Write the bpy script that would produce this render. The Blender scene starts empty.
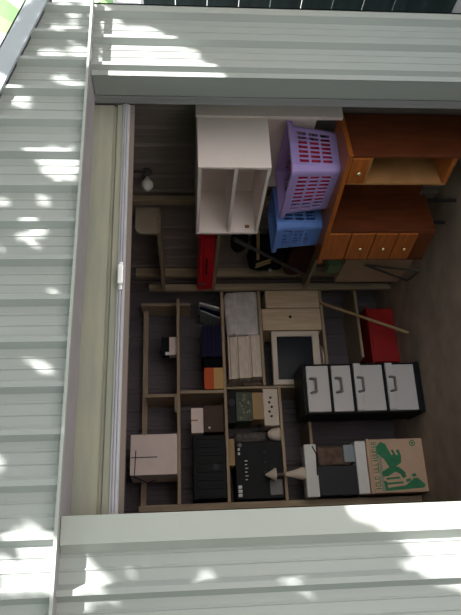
import bpy, bmesh, math, random
from mathutils import Vector, Matrix, noise
random.seed(7)
C = bpy.context.scene.collection
PI = math.pi

# ------------------------------------------------------------------ camera (photograph taken with the camera turned on its side)
FPX = 600.0
PSI, PITCH, ROLL = math.radians(23), math.radians(4.5), -0.011
CAM = Vector((0.0, -1.91, 1.68))
_r0 = Vector((math.cos(PSI), -math.sin(PSI), 0)); _f0 = Vector((math.sin(PSI), math.cos(PSI), 0)); _d0 = Vector((0, 0, -1))
FWD = _f0*math.cos(PITCH) + _d0*math.sin(PITCH)
_dn = _d0*math.cos(PITCH) - _f0*math.sin(PITCH)
RT = _r0*math.cos(ROLL) - _dn*math.sin(ROLL)
DN = _dn*math.cos(ROLL) + _r0*math.sin(ROLL)
cd = bpy.data.cameras.new('camera'); co = bpy.data.objects.new('camera', cd); C.objects.link(co)
cd.sensor_fit = 'AUTO'; cd.sensor_width = 36.0; cd.lens = 36.0*FPX/615.0; cd.clip_start = 0.05
m3 = Matrix((DN, RT, -FWD)).transposed()
co.matrix_world = Matrix.Translation(CAM) @ m3.to_4x4()
bpy.context.scene.camera = co

def ray(x, y):
    return FWD + RT*((615-y-307.5)/FPX) + DN*((x-230.5)/FPX)
def onY(x, y, Y):                       # where the sight line through a photograph point meets a plane of constant depth
    w = ray(x, y); return CAM + w*((Y-CAM.y)/w.y)
def onX(x, y, X):
    w = ray(x, y); return CAM + w*((X-CAM.x)/w.x)
def span(x0, x1, y0, y1, Y):            # width and height of a thing whose front face stands at depth Y
    ym = (y0+y1)/2; xm = (x0+x1)/2
    return (onY(xm, y1, Y).x, onY(xm, y0, Y).x, onY(x1, ym, Y).z, onY(x0, ym, Y).z)

# ------------------------------------------------------------------ materials
def mat(name, col, rough=0.6, metal=0.0, var=0.0, scale=6.0, stretch=(1, 1, 1), col2=None, bump=0.0, trans=0.0, alpha=1.0, det=4.0, coat=0.0, spec=.25):
    m = bpy.data.materials.new(name); m.use_nodes = True
    nt = m.node_tree; b = nt.nodes['Principled BSDF']
    b.inputs['Roughness'].default_value = rough; b.inputs['Metallic'].default_value = metal
    b.inputs['Transmission Weight'].default_value = trans; b.inputs['Coat Weight'].default_value = coat
    b.inputs['Base Color'].default_value = (*col, 1)
    b.inputs['Specular IOR Level'].default_value = spec
    if alpha < 1: b.inputs['Alpha'].default_value = alpha
    if var > 0 or col2 or bump:
        tc = nt.nodes.new('ShaderNodeTexCoord'); mp = nt.nodes.new('ShaderNodeMapping'); n = nt.nodes.new('ShaderNodeTexNoise')
        mp.inputs['Scale'].default_value = stretch; n.inputs['Scale'].default_value = scale; n.inputs['Detail'].default_value = det
        nt.links.new(tc.outputs['Object'], mp.inputs['Vector']); nt.links.new(mp.outputs['Vector'], n.inputs['Vector'])
        r = nt.nodes.new('ShaderNodeValToRGB'); nt.links.new(n.outputs['Fac'], r.inputs['Fac'])
        c2 = col2 or tuple(max(0, c*(1-var)) for c in col)
        r.color_ramp.elements[0].position = 0.35; r.color_ramp.elements[1].position = 0.68
        r.color_ramp.elements[0].color = (*c2, 1); r.color_ramp.elements[1].color = (*col, 1)
        nt.links.new(r.outputs['Color'], b.inputs['Base Color'])
        if bump:
            bp = nt.nodes.new('ShaderNodeBump'); bp.inputs['Strength'].default_value = bump; bp.inputs['Distance'].default_value = 0.01
            nt.links.new(n.outputs['Fac'], bp.inputs['Height']); nt.links.new(bp.outputs['Normal'], b.inputs['Normal'])
    return m
WOODX, WOODY, WOODZ = (1, 14, 14), (14, 1, 14), (14, 14, 1)
M = dict(
    clad=mat('pale_green_steel', (.312, .336, .325), .45, 0, .05, 5, (1, 1, .3)),
    flash=mat('pale_flashing', (.345, .365, .345), .4, 0, .05, 5),
    greyflash=mat('grey_flashing', (.36, .335, .36), .5, 0, .12, 8),
    barge=mat('pale_barge_steel', (.40, .44, .49), .4, 0, .05, 6),
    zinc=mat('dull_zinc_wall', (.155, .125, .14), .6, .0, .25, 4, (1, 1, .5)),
    zincr=mat('lit_zinc_side_wall', (.28, .22, .215), .6, .0, .25, 4, (1, 1, .5)),  # paler copy of the wall zinc, with light near the door put into its colour
    roofin=mat('roof_steel', (.16, .15, .15), .6, 0, .2, 4),
    doorc=mat('stained_door_steel', (.315, .305, .235), .5, 0, .3, 5, (.6, 1, 6), col2=(.25, .255, .215)),
    doorr=mat('door_rail_aluminium', (.40, .395, .44), .4, .2, .1, 9),
    doorseal=mat('door_seal_brown', (.17, .135, .12), .7),
    chrome=mat('bright_zinc', (.85, .86, .88), .3, .6),
    track=mat('track_grey', (.36, .36, .38), .5, .2),
    floor=mat('bare_concrete', (.46, .34, .255), .85, 0, 0, 5, col2=(.33, .25, .195), bump=.2, det=8),
    soil=mat('ground_concrete', (.45, .43, .42), .9, 0, .3, 3, det=8),
    shelf=mat('raw_pine_x', (.46, .34, .235), .7, 0, .3, 5, WOODX),
    shelfz=mat('raw_pine_z', (.44, .33, .23), .7, 0, .3, 5, WOODZ),
    shelfy=mat('raw_pine_y', (.40, .30, .21), .7, 0, .3, 5, WOODY),
    laminate=mat('worn_laminate', (.40, .32, .245), .6, 0, .12, 6),
    white=mat('cream_white_board', (.84, .725, .715), .45, 0, .06, 4),
    orange=mat('varnished_orange_wood', (.42, .118, .025), .4, 0, .3, 5, WOODX, coat=.1),
    orangez=mat('varnished_red_brown_wood', (.145, .037, .014), .45, 0, .3, 3, (2, 9, 2), coat=.05),
    inner=mat('plain_inner_wood', (.42, .20, .08), .6, 0, .2, 4, (9, 2, 2)),
    brass=mat('polished_brass', (.85, .68, .35), .25, .8),
    purple=mat('lilac_plastic', (.44, .33, .72), .4),
    blue=mat('blue_plastic', (.13, .24, .62), .4),
    pink=mat('pink_red_cloth', (.95, .07, .17), .8, 0, .3, 12),
    red=mat('red_enamel', (.72, .012, .03), .4, 0, .2, 8),
    redbin=mat('red_plastic', (.40, .018, .02), .45, 0, .2, 6),
    black=mat('black_plastic', (.009, .009, .011), .5, spec=.12),
    blacks=mat('black_cloth', (.010, .010, .014), .9, 0, .4, 18, spec=.05),
    darkred=mat('dark_red_cloth', (.075, .022, .022), .9, 0, .4, 14),
    dkgrey=mat('dark_grey_plastic', (.035, .034, .042), .5, spec=.15),
    navy=mat('navy_card', (.016, .016, .045), .6, spec=.1),
    steel=mat('dull_steel', (.12, .11, .11), .5, .5),
    tan=mat('tan_card', (.46, .30, .16), .8, 0, .15, 8),
    carton=mat('brown_carton', (.64, .43, .31), .85, 0, .12, 6),
    whitecard=mat('pale_pink_card', (.88, .72, .67), .8, 0, .08, 7),
    cream=mat('aged_cream_plastic', (.72, .59, .50), .5, 0, .08, 8),
    creamc=mat('aged_cream_card', (.80, .65, .55), .8, 0, .2, 5, (2, 2, 12)),
    boxfile=mat('woody_cream_card', (.74, .56, .41), .8, 0, 0, 4, (12, 12, 1), col2=(.60, .43, .29)),
    screen=mat('dark_glass_screen', (.018, .020, .028), .4, 0, spec=.15),
    tub=mat('milky_plastic', (.74, .66, .66), .35, 0, .25, 14, bump=.4, alpha=.9),
    foam=mat('white_foam', (.80, .77, .76), .8, 0, .08, 14),
    drawerw=mat('milky_white_plastic', (.56, .52, .52), .4),
    hgrey=mat('grey_handle_plastic', (.20, .18, .17), .5),
    green=mat('green_ink', (.055, .25, .125), .8, 0, .25, 20),
    greenpale=mat('pale_green_card', (.20, .28, .17), .8),
    mint=mat('grey_wash_ink', (.33, .33, .25), .8),
    greymat=mat('mottled_grey_fabric', (.16, .14, .13), .95, 0, .5, 40),
    circ=mat('dark_green_board', (.04, .05, .035), .5, 0, 0, 30, col2=(.10, .11, .07)),
    brownbox=mat('brown_leatherette', (.085, .045, .035), .6, 0, .3, 9),
    cord=mat('dark_cord', (.03, .025, .025), .7),
    yellow=mat('mustard_card', (.60, .36, .14), .7),
    orangecard=mat('orange_red_card', (.60, .10, .03), .7),
    bulb=mat('pale_lamp_glass', (.75, .72, .68), .3),
    brownmix=mat('brown_cloth', (.20, .13, .10), .9, 0, .5, 16),
    bluegrey=mat('blue_grey_card', (.30, .33, .36), .7),
    rust=mat('rust_spot', (.25, .11, .05), .8),
    leaf=mat('green_leaf', (.10, .22, .05), .5, 0, .4, 3),
    blockerleaf=mat('dark_blocker_leaf', (.035, .07, .025), .8, 0, .6, 14, bump=1.0),
    banana=mat('pale_banana_leaf', (.20, .34, .15), .45, 0, .2, 3),
    bark=mat('pale_bark', (.62, .57, .54), .9, 0, .35, 9, (1, 1, .25)),
    teal=mat('dark_teal_steel', (.022, .048, .045), .5, 0, .5, 3, (1, .3, 6)),
    lattice=mat('white_paint', (.80, .80, .80), .6),
    housew=mat('blue_house_paint', (.10, .25, .45), .6),
)

# ------------------------------------------------------------------ mesh helpers
class MB:
    def __init__(s): s.bm = bmesh.new()
    def _merge(s, b):
        me = bpy.data.meshes.new('t'); b.to_mesh(me); b.free(); s.bm.from_mesh(me); bpy.data.meshes.remove(me)
    def box(s, x0, x1, y0, y1, z0, z1, bev=0.0, rot=None, seg=2, taper=None):
        b = bmesh.new(); bmesh.ops.create_cube(b, size=1)
        c = Vector(((x0+x1)/2, (y0+y1)/2, (z0+z1)/2))
        for v in b.verts:
            k = taper if (taper and v.co.z > 0) else 1
            v.co = Vector((v.co.x*(x1-x0)*k, v.co.y*(y1-y0)*k, v.co.z*(z1-z0)))
        if bev: bmesh.ops.bevel(b, geom=list(b.edges), offset=bev, segments=seg, affect='EDGES', profile=.5)
        if rot is not None: bmesh.ops.transform(b, matrix=rot, verts=b.verts)
        bmesh.ops.translate(b, vec=c, verts=b.verts); s._merge(b); return s
    def tube(s, p0, p1, r, r2=None, seg=12):
        p0, p1 = Vector(p0), Vector(p1); d = p1-p0; b = bmesh.new()
        bmesh.ops.create_cone(b, cap_ends=True, segments=seg, radius1=r, radius2=r if r2 is None else r2, depth=d.length)
        q = Vector((0, 0, 1)).rotation_difference(d.normalized())
        bmesh.ops.transform(b, matrix=Matrix.Translation((p0+p1)/2) @ q.to_matrix().to_4x4(), verts=b.verts); s._merge(b); return s
    def path(s, pts, r, seg=8):
        for a, c in zip(pts[:-1], pts[1:]): s.tube(a, c, r, seg=seg)
        for p in pts[1:-1]: s.ball(p, r, 8)
        return s
    def ball(s, c, r, seg=14, sc=(1, 1, 1)):
        b = bmesh.new(); bmesh.ops.create_uvsphere(b, u_segments=seg, v_segments=max(6, seg//2+2), radius=r)
        for v in b.verts: v.co = Vector((v.co.x*sc[0]+c[0], v.co.y*sc[1]+c[1], v.co.z*sc[2]+c[2]))
        s._merge(b); return s
    def lathe(s, prof, c=(0, 0, 0), seg=20, rot=None):
        b = bmesh.new(); rings = []
        for r, z in prof:
            rings.append([b.verts.new((max(r, 1e-4)*math.cos(2*PI*i/seg), max(r, 1e-4)*math.sin(2*PI*i/seg), z)) for i in range(seg)])
        for a, d in zip(rings[:-1], rings[1:]):
            for i in range(seg): b.faces.new((a[i], a[(i+1) % seg], d[(i+1) % seg], d[i]))
        b.faces.new(rings[0][::-1]); b.faces.new(rings[-1])
        if rot is not None: bmesh.ops.transform(b, matrix=rot, verts=b.verts)
        bmesh.ops.translate(b, vec=Vector(c), verts=b.verts); s._merge(b); return s
    def prism(s, poly, axis, a0, a1):   # a polygon in the two other axes, extruded along axis
        b = bmesh.new()
        def pt(u, v, a): return {'x': (a, u, v), 'y': (u, a, v), 'z': (u, v, a)}[axis]
        A = [b.verts.new(pt(u, v, a0)) for u, v in poly]; B = [b.verts.new(pt(u, v, a1)) for u, v in poly]
        n = len(poly)
        for i in range(n): b.faces.new((A[i], A[(i+1) % n], B[(i+1) % n], B[i]))
        b.faces.new(A[::-1]); b.faces.new(B); bmesh.ops.recalc_face_normals(b, faces=b.faces); s._merge(b); return s
    def soft(s, x0, x1, y0, y1, z0, z1, amp=.015, seed=0, bev=.04, cuts=3):
        b = bmesh.new(); bmesh.ops.create_cube(b, size=1)
        for v in b.verts: v.co = Vector((v.co.x*(x1-x0), v.co.y*(y1-y0), v.co.z*(z1-z0)))
        bmesh.ops.bevel(b, geom=list(b.edges), offset=bev, segments=3, affect='EDGES', profile=.5)
        bmesh.ops.subdivide_edges(b, edges=list(b.edges), cuts=cuts, use_grid_fill=True)
        c = Vector(((x0+x1)/2, (y0+y1)/2, (z0+z1)/2)); h = (z1-z0)/2
        for v in b.verts:
            w = min(1, max(0, (v.co.z+h)/(2*h)*2))
            v.co += noise.noise_vector(v.co*11 + Vector((seed, 0, 0)))*amp*w
            v.co.z = max(v.co.z, -h); v.co += c
        s._merge(b); return s

def obj(name, mb, m, parent=None, smooth=False, loc=None):
    me = bpy.data.meshes.new(name); bmesh.ops.recalc_face_normals(mb.bm, faces=mb.bm.faces); mb.bm.to_mesh(me); mb.bm.free()
    me.materials.append(M[m])
    if smooth:
        for p in me.polygons: p.use_smooth = True
    o = bpy.data.objects.new(name, me); C.objects.link(o)
    if parent is not None: o.parent = parent
    if loc is not None: o.location = loc
    return o
def tag(o, label, cat, group=None):
    o['label'] = label; o['category'] = cat
    if group: o['group'] = group
    return o
def thing(name, label, cat, loc=(0, 0, 0), rz=0.0, group=None):
    o = bpy.data.objects.new(name, None); C.objects.link(o); o.location = loc; o.rotation_euler = (0, 0, rz); o.empty_display_size = .05
    return tag(o, label, cat, group)
def struct(name, mb, m, parent=None):
    o = obj(name, mb, m, parent)
    if parent is None: o['kind'] = 'structure'
    return o

# ------------------------------------------------------------------ the shed shell
XL, XR, YB = -0.23, 2.215, 2.86          # outer corners and back
JL, JR = 0.13, 1.865                     # door opening
LIPZ = 2.049
PITCHR = 0.287; APX = 0.99
EAVE = 2.245
def rake(x): return EAVE + (XR-abs(x-APX)-APX)*PITCHR
RIB0, RIBP = 2.163, 0.15
def ribsheet(x0, x1, z0, ztop, yf, depth=.025, th=.012, ribs=None):
    """ribbed steel sheet facing -Y; ztop(x) gives its upper edge"""
    xs = []
    k = -3
    pts = [(x0, 0)]
    ribl = []
    i = -3
    while RIB0 - RIBP*i > x0-.2:
        ribl.append(RIB0-RIBP*i); i += 1
    for rx in sorted(ribl):
        for dx, dy in ((-.072, 0), (-.069, .003), (-.066, .003), (-.063, 0), (-.034, 0), (-.031, .003), (-.028, .003), (-.025, 0), (0, 0), (.016, depth), (.032, depth), (.046, 0)):
            x = rx+dx
            if x0+.001 < x < x1-.001: pts.append((x, dy))
    pts.append((x1, 0)); pts.sort()
    b = bmesh.new(); F = []; B = []
    for x, dy in pts:
        F.append((b.verts.new((x, yf-dy, z0)), b.verts.new((x, yf-dy, ztop(x)))))
        B.append((b.verts.new((x, yf+th-dy*.5, z0)), b.verts.new((x, yf+th-dy*.5, ztop(x)))))
    n = len(pts)
    for i in range(n-1):
        b.faces.new((F[i][0], F[i+1][0], F[i+1][1], F[i][1])); b.faces.new((B[i][0], B[i][1], B[i+1][1], B[i+1][0]))
        b.faces.new((F[i][1], F[i+1][1], B[i+1][1], B[i][1])); b.faces.new((F[i][0], B[i][0], B[i+1][0], F[i+1][0]))
    b.faces.new((F[0][0], F[0][1], B[0][1], B[0][0])); b.faces.new((F[-1][0], B[-1][0], B[-1][1], F[-1][1]))
    mb = MB(); mb._merge(b); return mb

# floor, ground
struct('floor', MB().box(XL, XR, -.02, YB, -.12, 0), 'floor')
g = MB().box(-14, 14, -14, 14, -.2, -.005); 
struct('ground', g, 'soil')

# front wall: gable over the door and a ribbed panel each side
struct('wall_front_gable', ribsheet(XL-.005, XR+.005, LIPZ-.004, lambda x: rake(x)-.01, -.022), 'clad')
struct('wall_front_right', ribsheet(JR-.004, XR, 0, lambda x: LIPZ+.05, 0.0), 'clad')
struct('wall_front_left', ribsheet(XL, .064, 0, lambda x: LIPZ+.05, 0.0), 'clad')
struct('trim_1', MB().box(XL-.01, XR+.012, -.062, -.055, LIPZ-.006, LIPZ+.004).box(XL-.01, XR+.012, -.0555, -.036, LIPZ-.0058, LIPZ-.002), 'flash')           # drip edge under the gable
struct('trim_2', MB().box(XL, JR+.03, -.038, .122, LIPZ-.0055, LIPZ+.004).box(.02, JR+.03, .114, .122, LIPZ, LIPZ+.05), 'greyflash')                          # soffit over the door
struct('trim_3', MB().prism([(.040, .001), (.040, -.001), (.063, -.030), (JL+.012, -.030), (JL+.012, .10), (JL+.005, .10), (JL+.005, .001)], 'z', 0, LIPZ-.008), 'flash')      # left jamb
struct('trim_4', MB().box(JR-.024, JR-.016, -.004, .105, 0, LIPZ-.008).box(JR-.024, JR+.005, -.006, .0, 0, LIPZ-.008), 'clad')      # right jamb
struct('trim_5', MB().box(JR-.012, JR+.02, .105, .17, 0, LIPZ).box(JR-.02, JR+.02, .118, .128, 0, LIPZ), 'track')                        # door track
struct('trim_6', MB().box(XR-.035, XR+.008, -.026, -.02, 0, EAVE-.03).box(XR, XR+.008, -.026, .04, 0, EAVE-.03), 'flash')
struct('trim_7', MB().box(-.02, JL+.004, .02, .135, 0, LIPZ), 'clad')
# front wall lining behind the sheets
struct('wall_front', MB().box(XL, .10, .016, .04, 0, LIPZ+.1).box(JR+.02, XR, .016, .04, 0, LIPZ+.1).box(XL, XR, .155, .165, LIPZ+.05, 2.3), 'zinc')

# side walls and back wall: ribbed sheets turned to face inwards
def wallsheet(L):
    return ribsheet(0, L, 0, lambda x: EAVE-.02, 0, depth=.012)
o = struct('wall_right', ribsheet(RIB0-RIBP*20, RIB0-RIBP*20+YB+.02, 0, lambda x: EAVE-.02, 0, depth=.012), 'zincr'); o.rotation_euler = (0, 0, -PI/2); o.location = (2.19, -.002+YB+(RIB0-RIBP*20)+.002, 0)
o = struct('wall_left', MB().box(XL, XL+.02, .02, YB, 0, EAVE-.02), 'zinc')
bk = ribsheet(XL, XR, 0, lambda x: rake(x)-.03, YB-.03, depth=.012)
struct('wall_back', bk, 'zinc')
# roof
def roofslab(x0, x1, t0, t1):
    mb = MB(); mb.prism([(x0, rake_(x0)+t0), (x1, rake_(x1)+t0), (x1, rake_(x1)+t1), (x0, rake_(x0)+t1)], 'y', -.02, YB+.05); return mb
def rake_(x): return EAVE + (XR-APX-abs(x-APX))*PITCHR
def rake(x): return rake_(x)
rf = MB()
for x0, x1 in ((APX, XR+.04), (2*APX-XR-.04, APX)):
    rf.prism([(x0, rake_(x0)-.005), (x1, rake_(x1)-.005), (x1, rake_(x1)+.02), (x0, rake_(x0)+.02)], 'y', -.02, YB+.05)
struct('roof', rf, 'roofin')
bg = MB()
for x0, x1 in ((APX, XR+.03), (2*APX-XR-.03, APX)):
    bg.prism([(x0, rake_(x0)-.015), (x1, rake_(x1)-.015), (x1, rake_(x1)+.075), (x0, rake_(x0)+.075)], 'y', -.055, -.043)
    bg.prism([(x0, rake_(x0)+.068), (x1, rake_(x1)+.068), (x1, rake_(x1)+.075), (x0, rake_(x0)+.075)], 'y', -.055, .05)
struct('trim_8', bg, 'barge')

# screws along the gable drip edge
for i in range(9):
    x = 2.09-.15*i-.02
    o = obj('screw', MB().lathe([(.008, 0), (.008, .004), (.004, .007)], seg=8), 'steel', loc=(x-.04, -.022-.0015, LIPZ+.022)); o.rotation_euler = (PI/2, 0, 0)
    o['kind'] = 'structure'; o.name = 'trim_screw'

# ------------------------------------------------------------------ roller door
rd = thing('roller_door', 'raised cream roller door curtain with aluminium bottom rail across the opening', 'roller door', (0, .17, 1.895))
prof = []
zt, zb = .30, .060
N = 26
for i in range(N+1):
    z = zb + (zt-zb)*i/N
    d = 0
    if abs(z-.066) < .006: d = .0
    if abs(z-.060) < .004: d = .010
    prof.append((d, z))
cur = MB()
pl = [(.0, .33), (.0, .185), (-.006, .18), (-.006, .162), (.0, .157), (.0, .075), (.012, .07), (.012, .062), (-.004, .057), (-.006, .034), (.02, .03), (.02, .33)]
cur.prism([(a, b) for a, b in pl], 'x', JL-.06, JR-.024)
obj('curtain', cur, 'doorc', rd)
rl = MB()
for k, (zc, dy) in enumerate(((.030, -.012), (.021, -.018), (.012, -.012))):
    rl.box(JL-.06, JR-.024, dy, .02, zc-.004, zc+.004, .002)
rl.box(JL-.06, JR-.024, -.006, .02, .004, .034)
obj('bottom_rail', rl, 'doorr', rd)
obj('seal', MB().box(JL-.06, JR-.024, -.004, .022, -.014, .006), 'doorseal', rd)
hp = onY(120, 276, .15)
h = MB().box(hp.x-.058, hp.x+.058, -.026, -.018, .012, .026, .003).box(hp.x-.040, hp.x+.040, -.042, -.026, .008, .030, .005)
for s in (-1, 1): h.tube((hp.x+s*.048, -.03, .019), (hp.x+s*.048, -.024, .019), .004)
obj('latch', h, 'chrome', rd)

# ------------------------------------------------------------------ back wall shelving
YS = 2.45                                # front edge of the shelves
yw = YB-.045
sh = thing('wooden_shelving', 'raw pine shelving crammed with odds and ends along the back wall', 'shelving', (0, 0, 0))
T = .022
Z178, Z225, Z261, Z286, Z313, Z324, Z358 = 1.722, 1.374, 1.076, .967, .757, .578, .290
def board(x0, x1, z, y0=YS): obj('shelf', MB().box(x0, x1, y0, yw, z-T/2, z+T/2, .002), 'shelf', sh)
board(.38, 1.934, Z178); board(.38, 2.021, Z225); board(1.215, 2.021, Z261); board(.38, 1.195, Z286); board(.38, .93, Z313, YS+.005)
board(1.215, 2.021, Z324); board(1.42, 2.021, Z358)
obj('rail', MB().box(.38, 1.93, 2.70, 2.725, 2.035-.07, 2.075-.07, .002), 'shelf', sh)
obj('upright', MB().box(.335, .378, YS-.005, yw, 0, 2.0, .002), 'shelfz', sh)
obj('upright', MB().box(1.935, 1.96, 2.60, yw, Z178-.1, 2.02, .002), 'shelfz', sh)
obj('upright', MB().box(2.022, 2.06, YS, YS+.06, 0.001, 1.95, .002), 'shelfz', sh)
obj('upright', MB().box(1.16, 1.185, YS, yw, Z225+.011, Z178-.011, .002), 'shelfz', sh)
obj('upright', MB().box(1.15, 1.175, 2.5, yw, Z178+.011, 1.965, .002), 'shelfz', sh)
obj('upright', MB().box(1.196, 1.214, YS+.03, yw, 0, Z225-.011, .002), 'shelfz', sh)
obj('crosspiece', MB().box(1.21, 1.93, yw-.03, yw-.01, Z225-.011-.04, Z225-.011, .002), 'shelf', sh)
bk_ = MB().box(1.03, 1.15, YS+.02, YS+.04, Z178+.0115, Z178+.030, .002)
obj('bracket', bk_, 'shelfz', sh)

# ------------------------------------------------------------------ right wall shelving with round-cornered end stops
WX = 2.172
rs = thing('side_shelving', 'wood shelves with round-cornered end stops fixed to the right wall', 'shelving', (0, 0, 0))
def stop(z0, z1, y):
    r = .045; x0 = 1.975
    poly = [(WX, z0), (WX, z1), (x0+r, z1)] + [(x0+r-r*math.sin(a), z1-r+r*math.cos(a)) for a in [PI/2*k/6 for k in range(1, 7)]] + [(x0, z0)]
    obj('end_stop', MB().prism(poly, 'y', y, y+.018), 'laminate', rs)
for z in (1.845, 1.452, .725):
    obj('shelf', MB().box(1.975, WX, 1.50, 2.383, z-.024, z, .002), 'shelfy', rs)
stop(1.845, 1.985, 1.50); stop(1.452, 1.575, 1.50)
obj('post', MB().box(2.13, WX, 1.36, 1.405, .6, 2.15, .003), 'shelfz', rs)
obj('post', MB().box(2.10, WX, 2.385, 2.425, 0.001, 2.05, .003), 'shelfz', rs)
obj('post', MB().box(1.985, 2.02, 2.405, 2.44, 0.001, 1.82, .003), 'shelfz', rs)
# ------------------------------------------------------------------ wall lamp on the right wall
lp = thing('wall_lamp', 'bare pale bulb lamp fixed high on the right wall', 'lamp', (2.17, 1.10, 1.885))
obj('base', MB().lathe([(.03, 0), (.03, .012), (.018, .02), (.018, .045)], rot=Matrix.Rotation(-PI/2, 4, 'Y')), 'steel', lp)
obj('bulb', MB().lathe([(.012, .045), (.016, .06), (.034, .085), (.036, .105), (.022, .13), (.002, .136)], rot=Matrix.Rotation(-PI/2, 4, 'Y')), 'bulb', lp, True)
obj('cable', MB().path([(-.005, 0, .02), (-.005, -.002, .09), (-.003, .0, .22)], .005), 'cord', lp)

# ------------------------------------------------------------------ brown desk
a_ = Vector((-.182, .983, 0)); rz = math.atan2(.983, -.182)
dk = thing('wooden_desk', 'varnished orange-brown kneehole desk with missing near drawers by right wall', 'desk', (1.823, .474, .0006), rz)
H = .8604; D = .315; L = .85
obj('top', MB().box(-.008, L+.01, -D-.005, .012, H-.026, H, .004), 'orange', dk)
obj('side_panel', MB().box(0, .018, -D, 0, 0, H-.026, .002), 'orangez', dk)
obj('side_panel', MB().box(.192, .208, -D+.02, -.004, .29, H-.026, .002), 'inner', dk)
obj('side_panel', MB().box(.575, .592, -D+.02, -.003, .205, H-.026, .002), 'orangez', dk)
obj('side_panel', MB().box(.828, .845, -D+.02, -.003, .205, H-.026, .002), 'orangez', dk)
obj('back_panel', MB().box(.018, L-.005, -D+.006, -D+.02, .24, H-.026, .002), 'orangez', dk)
obj('leg', MB().box(.80, .816, -D+.03, -D+.046, 0, .205, .002), 'cord', dk)
obj('leg', MB().box(.60, .616, -D+.03, -D+.046, 0, .205, .002), 'cord', dk)
obj('bottom_rail', MB().box(.018, .192, -D+.02, -.002, .29, .315, .002), 'orange', dk)
obj('shelf', MB().box(.018, .192, -D+.02, -.006, .722, .735, .001), 'inner', dk)
obj('rail', MB().box(.10, .108, -D+.02, -.15, .316, .72, .001), 'orangez', dk)
def drawer(x0, x1, z0, z1, knob=True):
    d = obj('drawer', MB().box(x0, x1, -.02, .006, z0, z1, .004), 'orange', dk)
    if knob:
        k = MB().lathe([(.005, 0), (.005, .008), (.012, .014), (.013, .02), (.008, .025)], seg=14, rot=Matrix.Rotation(-PI/2, 4, 'X'))
        obj('knob', k, 'brass', d, True, ((x0+x1)/2, .006, (z0+z1)/2))
drawer(.020, .190, .738, .832)
drawer(.594, .826, .705, .832, False)
drawer(.594, .826, .562, .700); drawer(.594, .826, .427, .557); drawer(.594, .826, .305, .422)
obj('bottom_rail', MB().box(.592, .828, -D+.02, -.002, .208, .300, .003), 'orangez', dk)

# ------------------------------------------------------------------ white hutch standing on the desk
hu = thing('white_hutch', 'cream white shelf hutch with two open compartments standing on the brown desk', 'hutch', (0, 0, H+.0008))
zt = 1.602-H; zb = 1.245-H
X0, X1, Y0, Y1 = 1.745, 2.045, .475, 1.115
X2 = 2.152
t = .018
obj('end_panel', MB().box(2.045, X2+.01, .462, .485, 0, zt+.005, .002), 'white', hu)
obj('end_panel', MB().box(2.075, X2, 1.09, 1.115, 0, zt, .002), 'white', hu)
obj('back_panel', MB().box(2.14, 2.15, .486, 1.089, .10, zt-.001, .001), 'white', hu)
obj('top', MB().box(X0, 2.139, Y0+.012, Y1-.03, zt-t, zt, .002), 'white', hu)
obj('base', MB().box(X0, 2.139, Y0+.012, Y1-.03, zb, zb+t, .002), 'white', hu)
obj('side_panel', MB().box(X0, 2.044, Y0, Y0+t, zb, zt, .002), 'white', hu)
obj('side_panel', MB().box(X0, 2.074, Y1-t-.03+.03, Y1, zb, zt, .001), 'white', hu)
zm = 1.415-H
obj('shelf', MB().box(X0+.004, 2.04, Y0+t, Y1-t, zm-.009, zm+.009, .001), 'white', hu)
obj('partition', MB().box(2.03, 2.045, Y0+t, Y1-t, zb+t, zt-t, .001), 'white', hu)
obj('hinge', MB().box(X0+.03, X0+.05, Y1-t-.006, Y1-t, zb+t+.03, zb+t+.055, .002), 'rust', hu)
sc = MB().box(2.085, 2.115, .459, .463, zt-.075, zt-.07, .001, Matrix.Rotation(.5, 4, 'Y')).box(2.083, 2.11, .459, .463, zt-.06, zt-.055, .001, Matrix.Rotation(.5, 4, 'Y'))
obj('sticker', sc, 'lattice', hu)

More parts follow.
